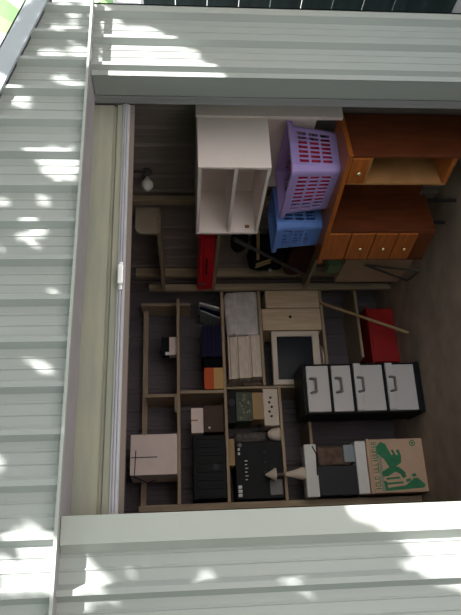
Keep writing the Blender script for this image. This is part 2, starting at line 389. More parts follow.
# ------------------------------------------------------------------ laundry baskets
def basket(name, label, loc, rz, m, L, W, Hh, nl, nw, rows=3, tp=.86):
    root = thing(name, label, 'basket', loc, rz)
    rc = .035; cells = []
    def side(n): # (fraction, is_slot)
        out = [(0, False)]; p = .06; w = (1-.12)/n
        for i in range(n): out += [(p+w*i, False), (p+w*(i+.62), True)]
        return out + [(p+w*n-.0, False), (1, False)]
    pts = []; slot = []
    hl, hw = L/2, W/2
    sides = [((-hl+rc, -hw), (hl-rc, -hw), nl, (hl-rc, -hw+rc), -PI/2), ((hl, -hw+rc), (hl, hw-rc), nw, (hl-rc, hw-rc), 0),
             ((hl-rc, hw), (-hl+rc, hw), nl, (-hl+rc, hw-rc), PI/2), ((-hl, hw-rc), (-hl, -hw+rc), nw, (-hl+rc, -hw+rc), PI)]
    for p, q, n, cc, a0 in sides:
        fr = [0.0]; sl = []
        marg = .05; w = (1-2*marg)/n
        for i in range(n):
            fr += [marg+w*(i+.16), marg+w*(i+.84)]; sl += [False, True]
        sl += [False]; fr.append(1.0)
        for i, f in enumerate(fr):
            pts.append((p[0]+(q[0]-p[0])*f, p[1]+(q[1]-p[1])*f)); slot.append(sl[i] if i < len(sl) else False)
        for k in (1, 2):
            a = a0+PI/2*k/3; pts.append((cc[0]+rc*math.cos(a), cc[1]+rc*math.sin(a))); slot.append(False)
    zs = [0]; zsl = []
    z0 = .15; zz = (1-.15-.13)/rows
    for i in range(rows): zs += [z0+zz*(i+.0), z0+zz*(i+.80)]; zsl += [False, True]
    zs += [z0+zz*rows, 1]; zsl += [False, False]
    b = bmesh.new(); n = len(pts); ring = []
    for f in zs:
        s = tp+(1-tp)*f
        ring.append([b.verts.new((x*s, y*s, f*Hh)) for x, y in pts])
    for j in range(len(zs)-1):
        for i in range(n):
            if zsl[j] and slot[i]: continue
            b.faces.new((ring[j][i], ring[j][(i+1) % n], ring[j+1][(i+1) % n], ring[j+1][i]))
    b.faces.new(ring[0][::-1])
    mb = MB(); mb._merge(b)
    o = obj('body', mb, m, root); md = o.modifiers.new('s', 'SOLIDIFY'); md.thickness = .004; md.offset = -1
    r = MB(); b = bmesh.new(); R0 = []; k = len(pts)
    for off, z in ((0, Hh-.022), (.016, Hh-.024), (.018, Hh), (.0, Hh+.003), (-.004, Hh-.004)):
        R0.append([b.verts.new((x*(1+off/hl), y*(1+off/hw), z)) for x, y in pts])
    for j in range(5):
        A, B = R0[j], R0[(j+1) % 5]
        for i in range(k): b.faces.new((A[i], A[(i+1) % k], B[(i+1) % k], B[i]))
    r._merge(b); obj('rim', r, m, root)
    return root
basket('laundry_basket', 'lilac slotted plastic laundry basket with pink cloth inside, under the white hutch', (1.962, .805, H+.001), PI/2+.01, 'purple', .44, .305, .262, 9, 7)
basket('laundry_basket', 'blue slotted plastic laundry basket behind the lilac one on the desk', (1.893, 1.205, H+.001), rz-.08, 'blue', .25, .28, .275, 8, 7, 3)
pc = obj('folded_cloth', MB().soft(-.15, .15, -.112, .112, 0, .20, .010, 3, .03), 'pink', loc=(1.962, .805, H+.007), smooth=True); pc.rotation_euler = (0, 0, PI/2+.01)
tag(pc, 'bright pink-red cloth bundle showing through the lilac basket slots', 'cloth')

# ------------------------------------------------------------------ things on the right wall shelves
A = Vector((2.0, 1.62, 0)); B = Vector((1.955, 2.33, 0)); dv = (B-A); ln = dv.length
tb = thing('toolbox', 'long bright red metal toolbox on the side shelf', 'toolbox', (A.x, A.y, 1.4528), math.atan2(dv.y, dv.x))
obj('body', MB().box(0, ln, -.14, 0, 0, .085, .006), 'red', tb)
obj('lid', MB().prism([(-.143, .086), (.003, .086), (.003, .105), (-.02, .118), (-.12, .118), (-.143, .105)], 'x', -.003, ln+.003), 'red', tb)
obj('handle', MB().path([(ln*.35, .004, .055), (ln*.35, .02, .055), (ln*.62, .02, .055), (ln*.62, .004, .055)], .006), 'darkred', tb)
obj('latch', MB().box(ln*.86, ln*.90, .0, .008, .06, .10, .002), 'steel', tb)

bag = thing('tool_bag', 'black cloth bag with two pale wooden handles on the side shelf', 'bag', (2.085, 1.98, .922), PI/2)
obj('body', MB().soft(-.19, .20, -.065, .055, 0, .27, .018, 5, .04), 'blacks', bag, True)
for dx in (0, .045):
    q = MB().tube((.02+dx, .084, .22), (-.06+dx, .084, .12), .008)
    obj('handle', q, 'tan', bag)
obj('buckle', MB().ball((.15, .068, .10), .014, 10), 'chrome', bag)
rb = obj('cloth_bag', MB().soft(-.24, .24, -.062, .062, 0, .175, .014, 9, .03), 'darkred', loc=(2.088, 2.0, .7258), smooth=True); rb.rotation_euler = (0, 0, PI/2)
tag(rb, 'slumped dark red cloth bag underneath the black bag', 'bag')
sb = obj('fabric_bundle', MB().soft(-.11, .11, -.07, .07, 0, .12, .025, 15, .05), 'blacks', loc=(2.085, 1.80, 1.222), smooth=True); sb.rotation_euler = (0, 0, PI/2-.2)
sb.scale = (1, .8, 1)
tag(sb, 'crumpled black fabric bundle slumped on top of the black bag', 'bundle')
st = thing('dark_pole', 'dark metal pole leaning against the black bag', 'pole', (0, 0, 0))
pa = onX(234, 239, 1.95); pb = Vector((1.984, 2.16, .7385)); pm = pa.lerp(pb, .2)
obj('shaft', MB().tube(pb, pm, .012), 'steel', st)
obj('ferrule', MB().tube(pm, pa, .017), 'steel', st)
o = obj('wooden_stick', MB().tube(onX(258, 232, 2.008), onX(258, 259, 2.008), .011), 'tan')
tag(o, 'short pale wooden stick lying across the black bag', 'stick')
o = obj('green_carton', MB().box(-.05, .05, -.06, .06, 0, .10, .002), 'greenpale', loc=(2.03, 2.05, .5018)); 
tag(o, 'small pale green box tucked beside the desk end', 'box')
o = obj('carton', MB().box(-.09, .09, -.20, .20, 0, .50, .004), 'carton', loc=(2.06, 2.05, .0008)); 
tag(o, 'tall plain brown carton standing behind the desk by right wall', 'carton')
fr = thing('trestle', 'folded thin metal trestle by the far end of the brown desk', 'trestle', (1.84, 1.80, 0))
for (p, q) in (((0, 0, .008), (.10, .10, .36)), ((.04, .24, .008), (.10, .10, .36)), ((0, 0, .008), (.04, .24, .008))):
    obj('leg', MB().tube(p, q, .008), 'steel', fr)

# ------------------------------------------------------------------ things on the back shelves
tops = {k: v+T/2+.0008 for k, v in dict(a=Z178, b=Z225, c=Z261, d=Z286, e=Z313, f=Z324, g=Z358).items()}
def onshelf(x0, x1, y0, y1, Y, k): # centre x, width, height, base
    X0, X1, z0, z1 = span(x0, x1, y0, y1, Y); return (X0+X1)/2, X1-X0, z1-z0, (tops[k] if isinstance(k, str) else k)

# white carton, top shelf
cx, w, h, z = onshelf(130, 177, 434, 475, 2.36, 'a')
ct = thing('white_carton', 'pale pinkish-white carton tied with dark cord, on the top shelf', 'carton', (cx, 2.36, z), .04)
obj('body', MB().box(-w/2, w/2, 0, .30, 0, h, .004), 'whitecard', ct)
cordm = MB().path([(-.02, -.004, h*.98), (-.02, -.004, h*.42)], .003).path([(-w/2, -.004, h*.90), (w/2*.2, -.004, h*.88)], .003)
cordm.path([(-w/2-.002, -.003, h), (-w/2-.012, .03, h*.85), (-w/2-.05, .03, h*.62), (-w/2-.03, .02, h*.45)], .004)
obj('cord', cordm, 'cord', ct)
# small gadget on the top shelf
cx, w, h, z = onshelf(162, 177, 337, 355, 2.50, 'a')
gd = thing('gadget_box', 'tiny pinkish box with a dark open top, alone on the top shelf', 'box', (cx, 2.50, z))
obj('body', MB().box(-w/2, w/2, 0, .07, 0, h*.5, .003), 'whitecard', gd)
obj('lid', MB().box(-w/2, w/2, .004, .07, h*.5, h, .003), 'black', gd)
obj('label_tab', MB().box(-w/2+.0, -w/2+.025, -.002, .004, h*.5, h*.75, .001), 'lattice', gd)

# second shelf (under the top one), right bay
for i, (dx, ang) in enumerate(((0, .42), (.05, .35), (.095, .30))):
    base = onY(222, 318-i*7, 2.50).x
    o = obj('magazine', MB().box(-.006, .006, 0, .24, 0, .17, .001), ('bluegrey', 'navy', 'foam')[i], loc=(1.79+dx*.9, 2.52, tops['b']+.003)); o.rotation_euler = (0, ang, 0)
    tag(o, ('grey-blue magazine leaning first in the row below the toolbox', 'dark navy magazine leaning between two pale ones', 'white magazine leaning last, at the shelf upright')[i], 'magazine', 'leaning magazines')
X0, X1, z0, z1 = span(202, 222, 325, 357, 2.48)
nf = 5; hh = (z1-z0)/nf
pos = ('bottom', 'second from bottom', 'middle', 'second from top', 'topmost')
for i in range(nf):
    j = (i % 2)*.006
    o = obj('document_tray', MB().box(-(X1-X0)/2+j, (X1-X0)/2+j*.5, 0, .26, 0, hh*.62, .002).box(-(X1-X0)/2+.01, (X1-X0)/2-.01, .008, .26, hh*.62, hh-.0005, .001), 'navy', loc=((X0+X1)/2, 2.48, tops['b']+hh*i))
    tag(o, 'flat navy tray, %s of the stack of five' % pos[i], 'tray', 'stacked navy trays')
cx, w, h, z = onshelf(200, 222, 357, 372, 2.50, 'b')
o = obj('camera_pouch', MB().soft(-w*.33, w*.33, 0, .12, 0, h*.85, .008, 21, .015), 'blacks', loc=(cx+.012, 2.50, z), smooth=True); tag(o, 'small crumpled black pouch between navy trays and orange box', 'pouch')
cx, w, h, z = onshelf(204.5, 224, 370, 391, 2.455, 'b'); cx = 1.194+w/2; h -= .004
ob = thing('game_box', 'small box with orange-red upper half and mustard lower half', 'box', (cx, 2.455, z), -.03)
obj('body', MB().box(-w/2, w/2, 0, .18, 0, h*.5, .002), 'yellow', ob)
obj('lid', MB().box(-w/2-.001, w/2+.001, -.001, .181, h*.5, h, .002), 'orangecard', ob)

# second shelf, left bay
cx, w, h, z = onshelf(202, 223, 405, 432, 2.50, 'b')
bb = thing('brown_case', 'dark brown case with a white knob beside the shelf divider', 'case', (cx, 2.50, z))
obj('body', MB().box(-w/2, w/2, 0, .22, 0, h, .005), 'brownbox', bb)
obj('knob', MB().ball((-w/2+.03, -.006, h*.72), .010, 10), 'lattice', bb)
zc = z+h+.0008
X0, X1, z0, z1 = span(190, 202, 408, 433, 2.49)
sw = thing('small_carton', 'small pale pinkish carton lying on the dark brown case', 'carton', ((X0+X1)/2, 2.49, zc))
w = X1-X0; h = z1-z0
obj('body', MB().box(-w/2, w/2, 0, .15, 0, h, .002), 'whitecard', sw)
obj('tape', MB().box(-.006, .006, -.002, .152, h*.45, h+.002, .0005), 'tan', sw)
X0, X1, z0, z1 = span(190, 223, 435, 499, 2.47)
cr = thing('black_crate', 'black ribbed plastic crate filling the left end of the second shelf', 'crate', ((X0+X1)/2, 2.47, tops['b']))
w = X1-X0; h = z1-z0
cb = MB().box(-w/2, w/2, .006, .30, 0, h, .004)
for i in range(8):
    x = -w/2+.02+i*(w-.04)/7; cb.box(x-.012, x+.012, 0, .01, .02, h-.03, .003)
cb.box(-w/2-.004, w/2+.004, -.004, .304, h-.02, h, .004)
obj('body', cb, 'black', cr)
obj('badge', MB().lathe([(.024, 0), (.024, .003), (.018, .003)], (-.005, -.0, h*.32), 16, Matrix.Rotation(PI/2, 4, 'X')), 'dkgrey', cr)

# third shelf, right bay
cx, w, h, z = onshelf(226, 258.5, 291, 335, 2.47, 'c')
tu = thing('plastic_tub', 'milky grey plastic tub with crinkled wrap over its top', 'tub', (cx, 2.47, z))
obj('body', MB().box(-w/2, w/2, 0, .28, 0, h*.78, .022, None, 3), 'tub', tu, True)
obj('wrap', MB().soft(-w/2+.004, w/2-.004, -.004, .284, h*.62, h, .022, 4, .03, 5), 'tub', tu, True)
X0, X1, z0, z1 = span(230, 261, 336, 378, 2.46)
zz = tops['c']; hs = (.088, .10, .062)
for i in range(3):
    w = X1-X0; 
    o = thing('document_box', 'flat cream box, %s of three stacked beside the wrapped tub' % ('bottom', 'middle', 'top')[i], 'box', ((X0+X1)/2+(.008, 0, -.004)[i], 2.46, zz), group='stacked cream boxes')
    obj('body', MB().box(-w/2, w/2, .004, .27, 0, hs[i]-.016, .002), 'creamc', o)
    obj('lid', MB().box(-w/2-.003, w/2+.003, 0, .274, hs[i]-.016+.004, hs[i], .002), 'creamc', o)
    zz += hs[i]+.0008
cx, w, h, z = onshelf(236, 261, 379, 388, 2.52, 'c')
o = obj('cable_bundle', MB().soft(-.014, .014, 0, .12, 0, h*.75, .006, 31, .010), 'brownmix', loc=(1.236, 2.49, z), smooth=True); tag(o, 'small brown tangle stuffed beside the stacked cream boxes', 'bundle')

# fourth shelf, right bay: box files and monitor
for i, (x0, x1, y0, y1) in enumerate(((270, 323, 288, 307), (264, 324, 308.5, 330))):
    cx, w, h, z = onshelf(x0, x1, y0, y1, 2.46, 'f'); h = min(h, 1.060-z); cx -= .006*(1-i)
    o = thing('box_file', ('shorter woody cream box file next to the shelf post', 'taller woody cream box file next to the monitor')[i], 'box file', (cx, 2.46, z), group='upright box files')
    obj('body', MB().box(-w/2, w/2, 0, .28, 0, h, .003), 'boxfile', o)
    if i == 1: obj('finger_hole', MB().lathe([(.012, 0), (.012, .003)], (.02, -.001, h*.52), 14, Matrix.Rotation(PI/2, 4, 'X')), 'cord', o)
    else: obj('label_strip', MB().box(-w/2+.006, -w/2+.014, -.002, .002, .02, h-.02, .0005), 'creamc', o)
cx, w, h, z = onshelf(270, 323, 333, 387, 2.44, 'f')
w *= .97
mo = thing('crt_monitor', 'old cream tube monitor with a dark screen on the lower shelf', 'monitor', (cx+.022, 2.455, z), -.10)
b = bmesh.new(); mb = MB(); mb._merge(b)
bw = .042
fz = .035
bz = MB().box(-w/2, -w/2+bw, 0, .05, fz, h, .006).box(w/2-bw, w/2, 0, .05, fz, h, .006).box(-w/2+bw-.004, w/2-bw+.004, 0, .05, h-bw, h, .006).box(-w/2+bw-.004, w/2-bw+.004, 0, .05, fz, fz+bw*1.35, .006)
obj('bezel', bz, 'cream', mo)
obj('screen', MB().soft(-w/2+bw-.004, w/2-bw+.004, .012, .05, fz+bw*1.3, h-bw+.004, 0, 0, .008, 1), 'screen', mo, True)
hs = MB(); b = bmesh.new()
f0 = [b.verts.new(p) for p in ((-w/2+.004, .05, fz), (w/2-.004, .05, fz), (w/2-.004, .05, h-.002), (-w/2+.004, .05, h-.002))]
f1 = [b.verts.new(p) for p in ((-w*.3, .33, fz+.02), (w*.3, .33, fz+.02), (w*.3, .33, h*.78), (-w*.3, .33, h*.78))]
for i in range(4): b.faces.new((f0[i], f0[(i+1) % 4], f1[(i+1) % 4], f1[i]))
b.faces.new(f0[::-1]); b.faces.new(f1); hs._merge(b); obj('housing', hs, 'cream', mo)
obj('stand', MB().lathe([(.12, 0), (.12, .012), (.06, .022), (.05, .036)], (0, .14, 0), 24), 'cream', mo)
o = obj('box_lid', MB().box(0, .22, 0, .02, 0, .30, .002), 'hgrey', loc=(1.405, 2.80, tops['f']))
C.objects.unlink(o); bpy.data.objects.remove(o)

# stack at the divider, left bay (bottom to top)
Yd = 2.47; zz = tops['d']; KS = (1.3615-tops['d']-.006)/.40
X0, X1, z0, z1 = span(269.5, 285.5, 388, 425, Yd); w = X1-X0; cx = min((X0+X1)/2, 1.19-w/2)
h1 = (z1-z0)*KS
o = thing('control_unit', 'cream electric unit with dark dials, bottom of the stack by divider', 'device', (cx, Yd, zz))
obj('body', MB().box(-w/2, w/2, 0, .24, 0, h1, .006), 'cream', o)
for i, (dx, dz) in enumerate(((-.07, .5), (-.035, .62), (0, .45), (.035, .6), (.07, .5))):
    obj('dial', MB().lathe([(.009, 0), (.009, .005), (.006, .007)], (dx, 0, h1*dz), 12, Matrix.Rotation(PI/2, 4, 'X')), 'cord', o)
zz += h1+.0008
X0, X1, z0, z1 = span(258, 269.5, 393, 420, Yd); h2 = (z1-z0)*KS
o = obj('tan_carton', MB().box(-(X1-X0)/2, (X1-X0)/2, 0, .22, 0, h2, .002), 'tan', loc=(cx+.012, Yd+.003, zz)); tag(o, 'small tan carton lying on the cream electric unit', 'carton'); zz += h2+.0008
X0, X1, z0, z1 = span(241, 258, 393, 422, Yd); h3 = (z1-z0)*KS
o = thing('circuit_unit', 'dark greenish electronic unit under the black radio', 'device', (cx+.010, Yd+.01, zz))
w3 = X1-X0
obj('body', MB().box(-w3/2, w3/2, 0, .22, 0, h3, .003), 'circ', o)
kb = MB()
random.seed(3)
for i in range(14):
    x = random.uniform(-w3/2+.02, w3/2-.02); zq = random.uniform(.02, h3-.02); kb.box(x-.008, x+.008, -.006, .002, zq-.005, zq+.005, .001)
obj('components', kb, 'mint', o)
zz += h3+.0008
X0, X1, z0, z1 = span(228, 241, 391, 424, Yd); h4 = min((z1-z0)*KS, 1.3610-zz); w4 = X1-X0
o = thing('radio', 'black radio with a round dial, top of the stack by divider', 'radio', (cx+.008, Yd-.0, zz))
obj('body', MB().box(-w4/2, w4/2, 0, .20, 0, h4, .006), 'black', o)
obj('dial', MB().lathe([(.030, 0), (.032, .006), (.026, .012), (.010, .010)], (.03, 0, h4*.5), 20, Matrix.Rotation(PI/2, 4, 'X')), 'dkgrey', o)

# black receiver, tan carton, grey roll, lampshade in the left bay
X0, X1, z0, z1 = span(238, 285.5, 441, 499, 2.46); w = X1-X0; h = z1-z0; rx1 = X1
rc = thing('receiver', 'big black stereo receiver with white switches standing in the left bay', 'receiver', ((X0+X1)/2, 2.46, tops['d']))
obj('body', MB().box(-w/2, w/2, 0, .30, 0, h, .006), 'black', rc)
for i in range(3): obj('button', MB().box(-w/2+.018+i*.028, -w/2+.040+i*.028, -.006, .002, h-.040, h-.012, .002), 'lattice', rc)
for i, dx in enumerate((.115, .145)): obj('button', MB().box(dx-.009, dx+.009, -.005, .002, h-.035, h-.020, .002), 'foam', rc)
obj('knob', MB().lathe([(.015, 0), (.015, .012), (.011, .015)], (w/2-.028, 0, h-.035), 16, Matrix.Rotation(PI/2, 4, 'X')), 'hgrey', rc)
for i in range(6): obj('switch', MB().box(-.07+i*.026, -.064+i*.026, -.004, .002, h-.082-.006*(i % 2), h-.066, .001), 'foam', rc)
for i in range(5): obj('knob', MB().lathe([(.012, 0), (.012, .010), (.008, .012)], (-.02+i*.035, 0, h*.38-(i % 2)*.05), 14, Matrix.Rotation(PI/2, 4, 'X')), 'dkgrey', rc)
obj('speaker_grille', MB().soft(-w/2+.02, -w/2+.13, -.008, .01, .01, .11, .006, 8, .006), 'steel', rc)
X0, X1, z0, z1 = span(227, 238, 439, 466, 2.46)
o = obj('tan_box', MB().box(-(X1-X0)/2, (X1-X0)/2, 0, .24, 0, 1.3615-tops['d']-h-.001, .002), 'tan', loc=((X0+X1)/2+.003, 2.47, tops['d']+h+.0008)); tag(o, 'flat tan box lying on top of the black receiver', 'box')
X0, X1, z0, z1 = span(234, 284, 425, 440, 2.56)
o = obj('rolled_mat', MB().lathe([(.044, 0), (.047, .02), (.047, .30), (.042, .325)], seg=22), 'greymat', loc=(rx1+.052, 2.64, tops['d']), smooth=True); tag(o, 'mottled grey rolled mat standing behind the black receiver', 'mat')
X0, X1, z0, z1 = span(271, 285.5, 427, 446, 2.455)
o = obj('lampshade', MB().lathe([(.050, 0), (.050, .02), (.042, .06), (.026, .085), (.010, .094)], seg=24), 'cream', loc=(rx1+.054, 2.505, tops['d']), smooth=True); tag(o, 'small beige dome lampshade beside the black receiver', 'lampshade')

# ------------------------------------------------------------------ front floor things: banana carton, foam-packed unit, ornament, drawer tower
bz0, bw_, bh_ = 0, .365, .405
bx = .572
bn = thing('fruit_carton', 'brown fruit carton with green banana plant print standing on floor', 'carton', (bx, 2.29, .0008), -.03)
obj('body', MB().box(-bw_/2, bw_/2, 0, .36, 0, bh_-.022, .004), 'carton', bn)
obj('lid', MB().box(-bw_/2-.004, bw_/2+.004, -.004, .364, bh_-.02, bh_, .003), 'carton', bn)
def ink(name, polys, m='green'):
    q = MB()
    for poly in polys: q.prism([((.5-v)*bw_ if False else (v-.5)*bw_, (1-u)*bh_) for u, v in poly], 'y', -.0016, .001)
    obj(name, q, m, bn)
# (u down from the top, v across from left) as fractions of the carton face
def fx(x, y): return ((x-366.5)/58.0, (496-y)/55.0)
pp = lambda *a: [fx(x, y) for x, y in a]
ink('printed_picture', [pp((376, 449), (381, 444), (386, 446), (391, 458), (393, 457), (391, 453), (393, 452), (396, 458), (398, 458), (396, 453), (399, 452), (401, 459), (400, 466), (394, 470), (388, 471), (383, 462), (377, 456)),
                        pp((388, 470), (397, 470), (404, 477), (399, 478), (393, 475), (386, 479), (380, 480), (379, 475), (384, 472)),
                        pp((381, 494), (380, 484), (383, 484), (384, 494)), pp((384, 494), (384, 491), (402, 489), (411, 482), (415, 482), (422, 489), (420, 492)),
                        pp((383, 488), (383, 486), (399, 485), (400, 487)), pp((383, 483), (383, 481), (396, 480), (398, 482)),
                        pp((397, 476), (401, 475), (404, 480), (400, 482)), pp((409, 478), (413, 477), (414, 480), (410, 481)), pp((403, 483), (408, 482), (407, 485), (403, 486))])
q = MB()
cxy = fx(414, 446); cc = ((cxy[1]-.5)*bw_, (1-cxy[0])*bh_)
b = bmesh.new()
n = 24
for r0, r1 in ((.015, .022), (0.0005, .009)):
    I = [b.verts.new((cc[0]+r0*math.cos(2*PI*i/n), -.0016, cc[1]+r0*math.sin(2*PI*i/n))) for i in range(n)]
    O = [b.verts.new((cc[0]+r1*math.cos(2*PI*i/n), -.0016, cc[1]+r1*math.sin(2*PI*i/n))) for i in range(n)]
    I2 = [b.verts.new((v.co.x, .001, v.co.z)) for v in I]; O2 = [b.verts.new((v.co.x, .001, v.co.z)) for v in O]
    for i in range(n):
        j = (i+1) % n
        b.faces.new((I[i], I[j], O[j], O[i])); b.faces.new((O[i], O[j], O2[j], O2[i])); b.faces.new((I[i], I2[i], I2[j], I[j])); b.faces.new((I2[i], O2[i], O2[j], I2[j]))
q._merge(b); obj('printed_emblem', q, 'green', bn)
# worn capital lettering along the top of the face
let = MB(); z1_, z0_ = bh_-.034, bh_-.072
strokes = {'I': [(.35, .65, 0, 1)], 'D': [(.05, .27, 0, 1), (.27, .8, .84, 1), (.27, .8, 0, .16), (.75, .97, .12, .88)], 'U': [(.05, .27, 0, 1), (.75, .97, 0, 1), (.2, .8, 0, .18)],
           'L': [(.08, .3, 0, 1), (.3, .92, 0, .18)], 'O': [(.05, .27, .1, .9), (.75, .97, .1, .9), (.2, .8, .84, 1), (.2, .8, 0, .16)], 'A': [(.05, .27, 0, .85), (.75, .97, 0, .85), (.2, .8, .84, 1), (.27, .75, .4, .55)],
           'E': [(.08, .3, 0, 1), (.3, .92, 0, .16), (.3, .85, .42, .58), (.3, .92, .84, 1)], '/': [(.4, .6, 0, 1)]}
txt = 'IOLD ULLIUUDIA'
x = -bw_/2+.018; cwid = (bw_-.036)/len(txt)
for ch in txt:
    if ch != ' ':
        for a0, a1, b0, b1 in strokes[ch]:
            let.box(x+a0*cwid, x+a1*cwid*.95, -.0016, .001, z0_+b0*(z1_-z0_), z0_+b1*(z1_-z0_))
    x += cwid
obj('lettering', let, 'green', bn)
obj('printed_band', MB().box(-bw_/2+.01, bw_/2-.09, -.0012, .001, bh_-.098, bh_-.076), 'mint', bn)

# foam packed unit on the carton
fz0 = bh_+.0018
X0, X1, z0, z1 = span(298, 361, 444, 497, 2.29); w = X1-X0; h = z1-z0
fu = thing('packed_device', 'dark grey device between two white foam end caps on the fruit carton', 'device', ((X0+X1)/2+.005, 2.31, fz0), -.03)
obj('end_cap', MB().box(-w/2, w/2, 0, .125, h-.088, h, .006), 'foam', fu)
obj('end_cap', MB().box(-w/2+.01, w/2+.012, 0, .125, 0, .078, .006), 'foam', fu)
obj('body', MB().box(-w/2+.008, .025, .006, .12, .078, h-.088, .004), 'dkgrey', fu)
obj('wrapping', MB().soft(.03, w/2-.012, .04, .11, .10, h-.10, .012, 12, .02), 'brownmix', fu, True)
obj('insert', MB().box(.05, w/2-.008, .02, .12, .08, .155, .003), 'bluegrey', fu)
obj('strap', MB().path([(-w*.1, -.003, h-.08), (w*.3, -.004, h-.086), (w*.46, .0, h-.06)], .005), 'cord', fu)
zc = fz0+h+.0008
on = thing('table_ornament', 'cream ornament of two cones on a stem above the white foam', 'ornament', (.545, 2.362, zc))
obj('base', MB().lathe([(.048, 0), (.046, .012), (.026, .075), (.015, .13), (.012, .135)], seg=20), 'cream', on, True)
obj('stem', MB().tube((0, 0, .13), (0, 0, .20), .010), 'brownmix', on)
obj('finial', MB().lathe([(.046, .20), (.046, .206), (.004, .275)], seg=20), 'cream', on)

# drawer tower
dt = thing('drawer_tower', 'black plastic tower of four milky white drawers standing on floor', 'drawer unit', (1.085, 2.11, .0008), -.05)
tw, td, th = .355, .31, .855
fm = MB().box(-tw/2, -tw/2+.012, 0.01, td, .02, th-.01, .004).box(tw/2-.012, tw/2, 0.01, td, .02, th-.01, .004).box(-tw/2, tw/2, td-.012, td, .02, th-.01, .003).box(-tw/2-.004, tw/2+.004, 0, td+.004, th-.022, th, .006).box(-tw/2-.004, tw/2+.004, 0, td+.004, .0, .035, .006)
zs = [(.045, .255), (.275, .485), (.505, .645), (.665, .825)]
for a0, a1 in zs: fm.box(-tw/2, tw/2, .004, td, a0-.022, a0-.004, .003)
obj('frame', fm, 'black', dt)
for i, (a0, a1) in enumerate(zs):
    d = obj('drawer', MB().box(-tw/2+.014, tw/2-.014, .0, td-.02, a0, a1, .006), 'drawerw', dt)
    if i < 2: obj('label_panel', MB().box(-tw/2+.02, tw/2-.004, -.012, .002, a1-.05, a1, .004), 'drawerw', d)
    hx = .02; hz = a1-.055 if i < 2 else a1-.06
    hd = MB().path([(hx-.05, -.004, hz+.034), (hx-.05, -.018, hz+.028), (hx-.045, -.024, hz), (hx+.045, -.024, hz), (hx+.05, -.018, hz+.028), (hx+.05, -.004, hz+.034)], .009)
    obj('handle', hd, 'hgrey', d)

# red crate, stick
X0, X1, z0, z1 = span(365, 395, 308, 362, 2.44)
rb = thing('red_crate', 'red plastic crate on the floor under the lowest shelf', 'crate', ((X0+X1)/2, 2.44, .0008))
w = X1-X0; h = .222
obj('body', MB().box(-w/2, w/2, 0, .30, 0, h-.02, .012, None, 3, 1.0), 'redbin', rb)
obj('lid', MB().box(-w/2-.008, w/2+.008, -.008, .308, h-.018, h, .006), 'redbin', rb)
a = onY(321, 303, 2.435); b2 = Vector((1.515, 2.18, .01)); 
o = thing('broom_handle', 'pale wooden broom handle leaning from the shelf down to the floor', 'stick', (0, 0, 0))
obj('shaft', MB().tube(b2, a, .0115), 'tan', o)
obj('tip', MB().ball(a, .0125, 10), 'tan', o)

# ------------------------------------------------------------------ beyond the shed
fe = thing('fence', 'dark teal steel fence beyond the shed corner', 'fence', (3.1, 0, 0))
fm = MB()
for i in range(10): fm.box(-.02, .02 if i % 2 else .0, -1.5, 3, .19*i, .19*i+.185, .004)
obj('panel', fm, 'teal', fe)
for y in (-1.45, .1, 1.5, 2.95): obj('post', MB().box(-.05, .05, y-.04, y+.04, 0, 1.98, .004), 'teal', fe)
fl = MB()
for i in range(45): y = -1.5+.1*i; fl.box(-.01, .01, y, y+.05, 1.905, 2.06, .002)
fl.box(-.015, .015, -1.5, 3, 1.895, 1.915).box(-.015, .015, -1.5, 3, 2.05, 2.075)
obj('lattice', fl, 'lattice', fe)
hs_ = thing('neighbour_house', 'blue-walled house far behind the trees', 'house', (6.0, 9.0, 0))
obj('wall', MB().box(-3.5, 3, 0, 4, 0, 3.6), 'housew', hs_)
obj('roof', MB().prism([(-3.7, 3.6), (3.2, 3.6), (-.2, 5.0)], 'y', -.3, 4.3), 'lattice', hs_)

def at(x, y, Y): return onY(x, y, Y)
tk = thing('pale_tree', 'pale barked tree trunk rising behind the shed roof', 'tree', (0, 0, 0))
pb_ = at(40, 100, 4.6); p1_ = at(0, 2, 4.6)
base = Vector((2.05, 4.6, 0))
t1 = at(12, 60, 4.6); t2 = at(-30, -40, 4.6)
t1 = at(9, 45, 4.6)
kk = MB(); kk.tube((t1.x+.25, 4.6, .02), (t1.x+.03, 4.6, t1.z-.3), .10, .075, 12); kk.tube((t1.x+.03, 4.6, t1.z-.31), (t1.x+.0, 4.6, t1.z), .075, .07, 12)
d1 = at(-4, 4, 4.6)
kk.tube((t1.x, 4.6, t1.z-.02), (d1.x+.02, 4.6, d1.z+.3), .07, .06, 12)
obj('trunk', kk, 'bark', tk)
random.seed(11)
cl = MB(); b = bmesh.new(); top = Vector((d1.x, 4.7, d1.z+1.2))
for i in range(500):
    c = top+Vector((random.gauss(0, .6), random.gauss(0, .6), random.gauss(.2, .4)))
    r = Matrix.Rotation(random.uniform(0, 6.28), 4, 'Z') @ Matrix.Rotation(random.uniform(-1.2, 1.2), 4, 'X')
    b.faces.new([b.verts.new(c+(r @ Vector(p))) for p in ((-.05, 0, 0), (0, -.03, .01), (.09, 0, 0), (0, .03, .01))])
cl._merge(b); obj('crown', cl, 'leaf', tk)
bq = onY(40, 30, 4.0)
bp_ = thing('banana_plant', 'pale green broad-leaved banana plant beyond the shed roof', 'plant', (bq.x+.25, 4.0, 0))
